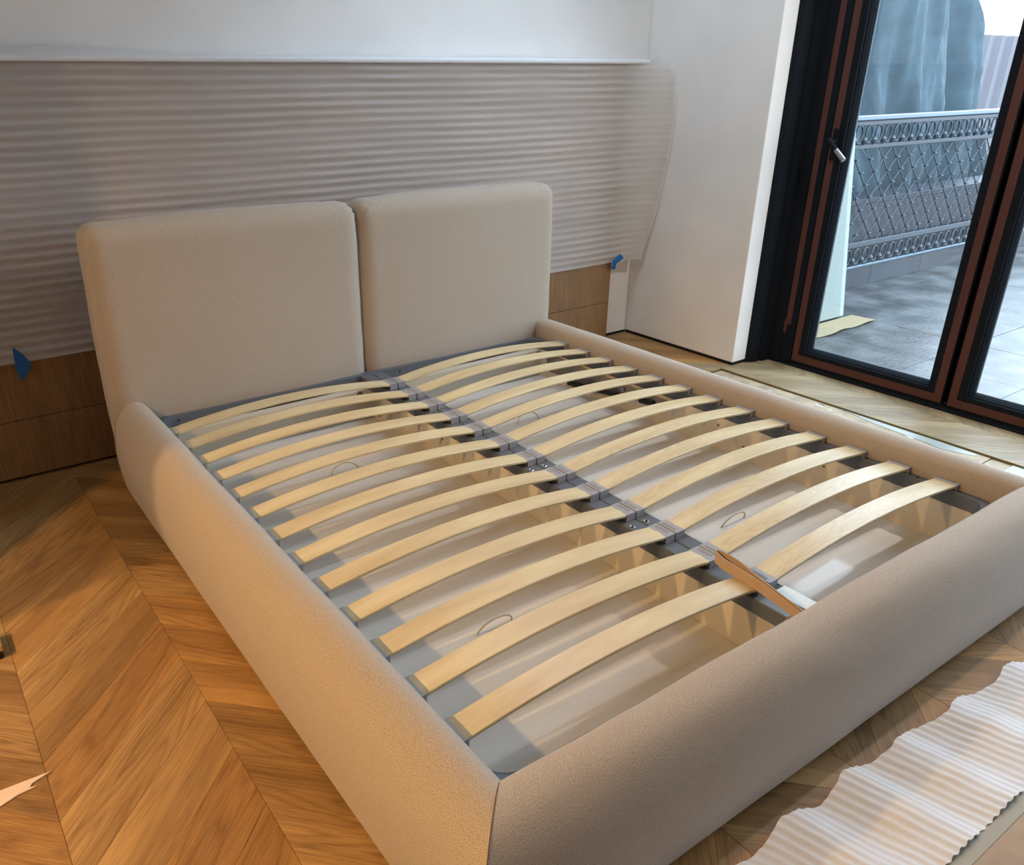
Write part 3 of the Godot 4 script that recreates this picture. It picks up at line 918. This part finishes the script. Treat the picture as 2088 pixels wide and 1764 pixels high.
	for s in [-1.0, 1.0]:
		var cs := begin()
		cbox(cs, Vector3(0.0265 * s, 0.259, 0.7875), Vector3(0.0505, 0.040, 1.995), 0.0025)
		var cr_ := put("center_rail", done(cs), M.frame, B)
		for z in [0.305, 0.87, 1.297]:
			var hs := begin()
			lathe(hs, PackedVector2Array([Vector2(0.0, -0.0005), Vector2(0.004, -0.0005)]), Transform3D.IDENTITY, 12)
			put("screw_hole", done(hs), M.gap, cr_, Vector3(0.0265 * s - 0.012, 0.2796, z))
			var rs := begin()
			lathe(rs, PackedVector2Array([Vector2(0.0042, 0.0), Vector2(0.0062, 0.0013), Vector2(0.0078, 0.0)]), Transform3D.IDENTITY, 14)
			put("eyelet", done(rs), M.chrome, cr_, Vector3(0.0265 * s - 0.012, 0.2792, z))
	for z in [0.425, 1.42, 1.58]:
		var hs := begin()
		lathe(hs, PackedVector2Array([Vector2(0.0, 0.0005), Vector2(0.005, 0.0005), Vector2(0.0052, 0.0)]), Transform3D.IDENTITY, 12)
		put("screw_hole", done(hs), M.gap if z > 1.0 else M.chrome, B, Vector3(0.879, 0.2802, z))
	for x in [-0.80, -0.18, 0.135, 0.80]:
		var hs := begin()
		lathe(hs, PackedVector2Array([Vector2(0.0, 0.0006), Vector2(0.0045, 0.0006), Vector2(0.0045, 0.0)]), Transform3D(Basis(Vector3.RIGHT, PI / 2), Vector3.ZERO), 10)
		put("screw_hole", done(hs), M.gap, B, Vector3(x, 0.262, -0.2119))
	lift_arms(B)
	slats(B)
	strap(B)

# a rectangular bar bent round a closed path
func ring_tube(path: PackedVector3Array, w: float, h: float) -> ArrayMesh:
	var st := begin()
	var n := path.size()
	var rows := []
	var c := 0.005
	for i in n + 1:
		var d := (path[(i + 1) % n] - path[posmod(i - 1, n)]).normalized()
		var out := d.cross(Vector3.UP).normalized()
		var row := PackedVector3Array()
		for q in [[-1, -1, 0], [1, -1, 0], [1, 1, 0], [-1, 1, 0], [-1, -1, 0]]:
			row.append(path[i % n] + out * q[0] * w * 0.5 + Vector3.UP * q[1] * h * 0.5)
		rows.append(row)
	for k in 4:
		for i in n:
			var a: Vector3 = rows[i][k]
			var b: Vector3 = rows[i][k + 1]
			var e: Vector3 = rows[i + 1][k + 1]
			var f: Vector3 = rows[i + 1][k]
			st.set_smooth_group(k)
			quad2(st, a, b, e, f, (a + b) * 0.5 - path[i])
	# a round bead along both top edges catches the light
	for s in [-1.0, 1.0]:
		var bead := PackedVector3Array()
		for i in n + 1:
			var d := (path[(i + 1) % n] - path[posmod(i - 1, n)]).normalized()
			var out := d.cross(Vector3.UP).normalized()
			bead.append(path[i % n] + out * s * (w * 0.5 - 0.003) + Vector3.UP * (h * 0.5 - 0.003))
		tube(st, bead, 0.0036, 8)
	return done(st)

func quad2(st: SurfaceTool, a, b, c, d, out):
	tri(st, a, b, c, out); tri(st, a, c, d, out)

func lift_arms(B: Node3D):
	for s in [1.0]:
		var x := 0.855
		var st := begin()      # plate screwed to the side board
		prism(st, PackedVector2Array([Vector2(-0.10, 0.150), Vector2(0.36, 0.150), Vector2(0.40, 0.19), Vector2(0.30, 0.225), Vector2(-0.12, 0.232)]), x + 0.010, x + 0.0145, func(p, t): return Vector3(t, p.y, p.x))
		put("lift_plate", done(st), M.lift, B)
		var s2 := begin()
		prism(s2, PackedVector2Array([Vector2(-0.05, 0.236), Vector2(0.62, 0.236), Vector2(0.66, 0.21), Vector2(0.60, 0.198), Vector2(-0.05, 0.206)]), x - 0.012, x - 0.007, func(p, t): return Vector3(t, p.y, p.x))
		put("lift_arm", done(s2), M.lift, B)
		var s3 := begin()
		prism(s3, PackedVector2Array([Vector2(0.02, 0.165), Vector2(0.05, 0.150), Vector2(0.42, 0.205), Vector2(0.42, 0.232), Vector2(0.38, 0.232)]), x - 0.004, x + 0.002, func(p, t): return Vector3(t, p.y, p.x))
		put("lift_arm", done(s3), M.frame, B)
		put("gas_spring", tube_mesh(PackedVector3Array([Vector3(x - 0.022, 0.150, 0.08), Vector3(x - 0.022, 0.186, 0.38)]), 0.011, 12), M.rubber, B)
		put("spring_rod", tube_mesh(PackedVector3Array([Vector3(x - 0.022, 0.186, 0.38), Vector3(x - 0.022, 0.204, 0.53)]), 0.0045, 10), M.steel, B)
		put("spring_socket", tube_mesh(PackedVector3Array([Vector3(x - 0.022, 0.201, 0.505), Vector3(x - 0.022, 0.209, 0.575)]), 0.012, 12), M.rubber, B)
		for p in [Vector3(x - 0.02, 0.222, 0.02), Vector3(x - 0.02, 0.165, 0.10), Vector3(x - 0.02, 0.215, 0.40)]:
			put("pivot_bolt", tube_mesh(PackedVector3Array([p, p + Vector3(0.03, 0, 0)]), 0.009, 12), M.steel, B)

func slat_mesh(x0: float, x1: float, seed_u: float) -> ArrayMesh:
	var st := begin()
	var n := 26
	var xm := (x0 + x1) * 0.5
	var hw := (x1 - x0) * 0.5
	var th := 0.0085
	var ring := [Vector2(0.0, -0.0015), Vector2(-0.0015, 0.0), Vector2(-0.0610, 0.0), Vector2(-0.0625, -0.0015), Vector2(-0.0625, -th + 0.0015), Vector2(-0.061, -th), Vector2(-0.0015, -th), Vector2(0.0, -th + 0.0015), Vector2(0.0, -0.0015)]
	var rows := []
	for i in n + 1:
		var x := lerpf(x0, x1, float(i) / n)
		var t := (x - xm) / hw
		var y := 0.2965 + 0.035 * (1.0 - t * t)
		var sl := -2.0 * 0.035 * t / hw
		var nn := Vector2(-sl, 1.0).normalized()
		var row := PackedVector3Array()
		for q in ring: row.append(Vector3(x + nn.x * q.y, y + nn.y * q.y, q.x))
		rows.append(row)
	for k in ring.size() - 1:
		st.set_smooth_group(k)
		for i in n:
			var v := [rows[i][k], rows[i + 1][k], rows[i + 1][k + 1], rows[i][k + 1]]
			var out: Vector3 = (v[0] + v[3]) * 0.5 - Vector3((v[0].x + v[3].x) * 0.5, (rows[i][0].y + rows[i][5].y) * 0.5, -0.03125)
			if k == 1: out = Vector3.UP
			elif k == 5: out = Vector3.DOWN
			var u := []
			for p in v: u.append(Vector2(0.5, 0.5) + Vector2((p.x - xm) / (2.0 * hw) * 0.98, (p.z + 0.031 + (p.y - 0.31) * 0.4) * 9.0) * [Vector2(1, 1), Vector2(-1, 1), Vector2(1, -1), Vector2(-1, -1)][int(seed_u)])
			tri(st, v[0], v[1], v[2], out, u[0], u[1], u[2])
			tri(st, v[0], v[2], v[3], out, u[0], u[2], u[3])
	return done(st)

# plastic end cap; s says which way the slat leaves it; the slat side has a scalloped lip
func cap_mesh(s: float, length: float, waves: float) -> ArrayMesh:
	var st := begin()
	var poly := PackedVector2Array()
	poly.append(Vector2(0.0, 0.0015)); poly.append(Vector2(0.0, -0.0650))
	for i in 15:
		var t := i / 14.0
		var wv := 0.0045 * absf(sin(t * PI * 4.0)) if waves > 2.0 else 0.0045 * sin(t * TAU * 1.25 + 0.4)
		poly.append(Vector2(s * (length + wv), lerpf(-0.0650, 0.0015, t)))
	prism(st, poly, 0.2985, 0.3005, func(p, t): return Vector3(p.x, t, p.y))        # lip over the slat
	cbox(st, Vector3(s * length * 0.5, 0.2895, 0.00025), Vector3(length * 0.96, 0.021, 0.0025), 0.0008)
	cbox(st, Vector3(s * length * 0.5, 0.2895, -0.06375), Vector3(length * 0.96, 0.021, 0.0025), 0.0008)
	cbox(st, Vector3(s * 0.0015, 0.2895, -0.03175), Vector3(0.003, 0.021, 0.066), 0.0008)
	cbox(st, Vector3(s * length * 0.45, 0.281, -0.03175), Vector3(length * 0.9, 0.004, 0.066), 0.0008)
	for k in 3: cbox(st, Vector3(s * (0.006 + 0.0045 * k), 0.3007, -0.034), Vector3(0.0016, 0.0012, 0.044), 0.0004)
	return done(st)

func slats(B: Node3D):
	var left := []
	var right := []
	for i in 4:
		left.append(slat_mesh(-0.893, -0.008, i))
		right.append(slat_mesh(0.008, 0.893, i))
	var cap_lo := cap_mesh(1.0, 0.040, 3.0)
	var cap_li := cap_mesh(-1.0, 0.033, 1.0)
	var cap_ri := cap_mesh(1.0, 0.034, 1.0)
	var cap_ro := cap_mesh(-1.0, 0.030, 1.0)
	for i in 13:
		var z := 0.141 * i
		var a := put("slat", left[i % 4], M["birch%d" % [0, 1, 0, 1, 0, 0, 1, 0, 1, 0, 1, 0, 1][i]], B, Vector3(0, 0, z))
		put("end_cap", cap_lo, M.cap, a, Vector3(-0.901, 0, 0))
		put("end_cap", cap_li, M.cap, a, Vector3(-0.001, 0, 0))
		var b := put("slat", right[(i * 3 + 1) % 4], M["birch%d" % [1, 1, 0, 1, 1, 0, 1, 2, 2, 2, 2, 2, 2][i]], B, Vector3(0, 0, z))
		put("end_cap", cap_ri, M.cap, b, Vector3(0.003, 0, 0))
		put("end_cap", cap_ro, M.cap, b, Vector3(0.899, 0, 0))

func ribbon(pts: PackedVector3Array, hgt: PackedFloat32Array, thick: float) -> ArrayMesh:
	var cv := Curve3D.new()
	for i in pts.size():
		var tg := (pts[mini(i + 1, pts.size() - 1)] - pts[maxi(i - 1, 0)]) / 6.0
		cv.add_point(pts[i], -tg, tg)
	var rows := []
	var n := pts.size() * 6
	var L := cv.get_baked_length()
	for i in n + 1:
		var p := cv.sample_baked(L * i / n, true)
		var f := float(i) / n * (hgt.size() - 1)
		var k := mini(int(f), hgt.size() - 2)
		var hh := lerpf(hgt[k], hgt[k + 1], f - k)
		rows.append(PackedVector3Array([p + Vector3(0, -hh * 0.5, 0), p + Vector3(0.001, 0, 0), p + Vector3(0, hh * 0.5, 0)]))
	return sheet(rows, thick)

func strap(B: Node3D):
	var a := PackedVector3Array([Vector3(-0.068, 0.305, 1.84), Vector3(-0.062, 0.312, 1.78), Vector3(-0.052, 0.316, 1.71), Vector3(-0.047, 0.318, 1.64), Vector3(-0.046, 0.319, 1.60), Vector3(-0.034, 0.321, 1.562), Vector3(-0.022, 0.321, 1.572), Vector3(-0.022, 0.320, 1.62), Vector3(-0.036, 0.318, 1.68), Vector3(-0.048, 0.316, 1.74), Vector3(-0.056, 0.312, 1.80), Vector3(-0.058, 0.307, 1.845)])
	var s := put("pull_strap", ribbon(a, PackedFloat32Array([0.022, 0.026, 0.029, 0.030, 0.030, 0.028, 0.026]), 0.0022), M.strap, B)
	s.set_meta("label", "tan fabric pull strap looped over the center rail")
	var b := PackedVector3Array([Vector3(-0.04, 0.300, 1.842), Vector3(-0.062, 0.294, 1.806), Vector3(-0.092, 0.286, 1.800), Vector3(-0.108, 0.276, 1.812), Vector3(-0.10, 0.268, 1.835)])
	put("pull_strap", ribbon(b, PackedFloat32Array([0.012, 0.014, 0.014, 0.010]), 0.002), M.strap, B)
	put("felt_pad", box_mesh(Vector3(0.004, 0.2795, 1.705), Vector3(0.050, 0.2835, 1.84), 0.001), M.paper, B)

# ------------------------------------------------------------------ foam sheet over the panelling
func z_end(y: float) -> float:
	var ys := [0.42, 0.746, 1.048, 1.191, 1.362, 1.42, 1.455, 1.50]
	var zs := [-0.622, -0.535, -0.49, -0.477, -0.492, -0.515, -0.60, -0.65]
	for i in ys.size() - 1:
		if y <= ys[i + 1]: return lerpf(zs[i], zs[i + 1], clampf((y - ys[i]) / (ys[i + 1] - ys[i]), 0, 1))
	return -0.65

func foam_on_wall():
	var nf := noise(81, 1.0, 2)
	var nu := 150
	var nv := 280
	var pts := []
	var xb := 1.66
	for i in nu + 1:
		var row := PackedVector3Array()
		var u := float(i) / nu
		var along := lerpf(-1.985, xb, minf(u / 0.82, 1.0))
		var bend := maxf(0.0, (u - 0.82) / 0.18)
		for j in nv + 1:
			var v := float(j) / nv
			var xw := along
			var bottom := 0.457 + 0.006 * nf.get_noise_2d(along * 1.2, 4.0) - 0.035 * bend * bend + (0.018 * bend if bend > 0 else 0.0)
			var p := Vector3.ZERO
			var s := v * 1.10      # arc length from the free top edge
			var fold := 0.10
			var ph := 0.0
			if s < fold:
				var t := s / fold
				var hump := 0.010 * exp(-pow((along + 0.95) / 0.42, 2.0)) + 0.005 * nf.get_noise_2d(along * 1.3, 1.0)
				var yy := 1.453 + 0.002 * (1.0 - t)
				p = Vector3(along, yy, lerpf(-0.708, -0.614, t))
				if bend > 0.0:
					var w := smoothstep(0.55, 0.95, bend)
					p.y = lerpf(p.y, 1.456 + 0.030 * (1.0 - t) * (1.0 - 1.2 * maxf(0.0, bend - 0.9)), w)
					p.z = lerpf(p.z, -0.612 - 0.012 * (1.0 - t), w)
			else:
				var t := (s - fold) / (1.10 - fold)
				var yy := lerpf(1.456, bottom, t)
				p = Vector3(along, yy, -0.612 - 0.003 * exp(-(1.456 - yy) * 60.0))
				ph = smoothstep(0.0, 0.02, t)
			if bend > 0.0:
				var ze := z_end(p.y)
				var base := p.z
				var c := Vector2(1.988, base)
				var p0 := Vector2(xb, base)
				var p1 := Vector2(1.986, maxf(ze, base + 0.002))
				if p.y < 0.75: p1.x = lerpf(1.972, 1.986, clampf((p.y - 0.43) / 0.3, 0, 1))
				var q := p0.lerp(c, bend).lerp(c.lerp(p1, bend), bend)
				p.x = q.x; p.z = q.y
			var wob := 0.9 * nf.get_noise_2d(p.x * 0.9, p.y * 1.5 + 7.0)
			var amp := 0.0062 * (0.70 + 0.7 * nf.get_noise_2d(p.x * 1.8 + 20.0, p.y * 3.0)) * ph * lerpf(1.0, 0.2, minf(1.0, bend * 2.0))
			var ridge := amp * (pow(0.5 + 0.5 * cos(TAU * (p.y / 0.0330) + wob), 1.3) - 0.4)
			var big := 0.004 * nf.get_noise_2d(p.x * 1.1, p.y * 6.0 + 30.0) * ph
			var nrm := Vector3(-bend, 0, 1).normalized()
			row.append(p + nrm * (ridge + big + 0.004))
		pts.append(row)
	var hem := []
	for i in 121:
		var x := lerpf(-1.985, 1.90, i / 120.0)
		var hump := 0.022 * exp(-pow((x + 0.90) / 0.34, 2.0)) + 0.012 + 0.005 * nf.get_noise_2d(x * 1.3, 1.0) - 0.010 * smoothstep(1.2, 1.9, x)
		var wz := 0.0015 * nf.get_noise_2d(x * 5.0, 40.0)
		hem.append(PackedVector3Array([Vector3(x, 1.456 + hump, -0.708), Vector3(x, 1.459 + hump * 0.8, -0.685), Vector3(x, 1.4615 + hump * 0.4, -0.650), Vector3(x, 1.4625 + hump * 0.12, -0.622), Vector3(x, 1.4605, -0.606 + wz), Vector3(x, 1.455, -0.599 + wz), Vector3(x, 1.448, -0.598 + wz), Vector3(x, 1.442, -0.601 + wz)]))
	var fs := put("foam_sheet", sheet(pts, 0.003, null, false), M.foam)
	put("top_fold", sheet(hem, 0.003, null, false), M.foam_floor, fs)
	tag(fs, "ribbed white packing foam draped over the wall panelling behind the headboard", "foam sheet")

# ------------------------------------------------------------------ loose things
func flat_piece(called: String, poly: PackedVector2Array, place: Callable, t: float, m: Material) -> MeshInstance3D:
	var st := begin(); prism(st, poly, 0.0, t, place)
	return put(called, done(st), m)

func loose_things():
	var on_wall := func(p, t): return Vector3(p.x, p.y, -0.600 + t + 0.010 * (p.y - 0.45))
	tag(flat_piece("blue_tape", PackedVector2Array([Vector2(-1.239, 0.520), Vector2(-1.212, 0.489), Vector2(-1.192, 0.452), Vector2(-1.198, 0.428), Vector2(-1.212, 0.421), Vector2(-1.216, 0.407), Vector2(-1.236, 0.392), Vector2(-1.244, 0.43), Vector2(-1.243, 0.47)]), on_wall, 0.0012, M.blue_tape), "torn blue tape at the foam's lower edge, left of the headboard", "tape", "blue tape on the foam")
	var pts := []
	for i in 9:
		var t := i / 8.0
		var c := Vector2(1.742, 0.425).lerp(Vector2(1.742, 0.462), minf(1.0, t * 2.0)) if t < 0.5 else Vector2(1.742, 0.462).lerp(Vector2(1.80, 0.490), (t - 0.5) * 2.0)
		var wd := Vector2(0.017, 0.0) if t < 0.5 else Vector2(0.010, -0.012)
		pts.append(PackedVector3Array([Vector3(c.x - wd.x, c.y - wd.y, -0.594 + 0.004 * sin(t * 5.0)), Vector3(c.x, c.y, -0.590), Vector3(c.x + wd.x, c.y + wd.y, -0.594 + 0.006 * t)]))
	tag(put("blue_tape", sheet(pts, 0.0012, null, true), M.blue_tape), "curled blue tape at the foam's lower corner, right of the headboard", "tape", "blue tape on the foam")
	tag(flat_piece("blue_tape", PackedVector2Array([Vector2(0.462, -0.655), Vector2(0.487, -0.662), Vector2(0.502, -0.632), Vector2(0.507, -0.612), Vector2(0.490, -0.63)]), func(p, t): return Vector3(p.x, 1.4615 + t, p.y), 0.0012, M.blue_tape), "small sliver of blue tape on the foam's top fold", "tape", "blue tape on the foam")
	# foam strip on the floor by the foot of the bed
	var nf := noise(91, 1.0, 2)
	pts = []
	var nu := 420
	var nv := 26
	for i in nu + 1:
		var row := PackedVector3Array()
		var s := lerpf(-0.75, 1.55, float(i) / nu)
		for j in nv + 1:
			var v := float(j) / nv
			var z0 := 2.006 + maxf(0.0, s) * 0.055 + 0.008 * sin(s * 29.0) + 0.006 * nf.get_noise_1d(s * 12.0)
			var z := lerpf(z0, 2.236 + 0.002 * sin(s * 230.0), v)
			var x := s + 0.06 * (v - 0.3)
			var wv := fposmod((s + 0.03 * sin(s * 7.0) + 0.02 * v) / 0.215, 1.0)
			var big := 0.020 * (smoothstep(0.0, 0.62, wv) - smoothstep(0.62, 1.0, wv)) * (1.0 - 0.35 * v) + 0.005 * maxf(0.0, nf.get_noise_2d(s * 5.0, v))
			var wob := 1.2 * nf.get_noise_2d(s * 4.0, v * 1.5 + 8.0)
			var rid := 0.0034 * (0.5 + 0.5 * cos(TAU * s / 0.0235 + wob)) * (0.8 + 0.5 * nf.get_noise_2d(s * 9.0, v * 3.0))
			row.append(Vector3(x, 0.0042 + big + rid, z))
		pts.append(row)
	tag(put("foam_sheet", sheet(pts, 0.003, null, false), M.foam_floor), "wavy strip of ribbed white packing foam on the floor at the bed's foot", "foam sheet")
	# cardboard beside it
	var cb := thing("cardboard_sheet", Vector3(0.3, 0.0, 2.6))
	tag(cb, "large beige cardboard sheet on the floor beside the foam strip", "cardboard")
	put("sheet_face", box_mesh(Vector3(-1.0, 0.0002, -0.337), Vector3(1.4, 0.0042, 0.5), 0.001), M.card, cb)
	put("paper_edge", box_mesh(Vector3(-1.0, 0.0002, -0.372), Vector3(1.4, 0.0036, -0.3375), 0.001), M.card_edge, cb)
	# torn scrap and the foot of something at the left edge
	tag(flat_piece("foam_scrap", PackedVector2Array([Vector2(-1.66, 0.985), Vector2(-1.598, 0.996), Vector2(-1.56, 0.997), Vector2(-1.497, 1.0), Vector2(-1.538, 1.013), Vector2(-1.545, 1.022), Vector2(-1.531, 1.027), Vector2(-1.569, 1.030), Vector2(-1.603, 1.042), Vector2(-1.67, 1.05)]), func(p, t): return Vector3(p.x, 0.0003 + t, p.y), 0.003, M.scrap), "torn pale foam scrap on the oak floor left of the bed", "foam scrap")
	var ft := thing("furniture_foot", Vector3(-1.56, 0.0, 0.46))
	tag(ft, "pale wooden block on a dark base, cut by the picture's left edge", "wooden block")
	put("base_pad", box_mesh(Vector3(-0.05, 0.0003, -0.05), Vector3(0.035, 0.022, 0.05), 0.003), M.rubber, ft)
	put("block", box_mesh(Vector3(-0.052, 0.022, -0.052), Vector3(0.037, 0.042, 0.052), 0.003), M.pale_wood, ft)
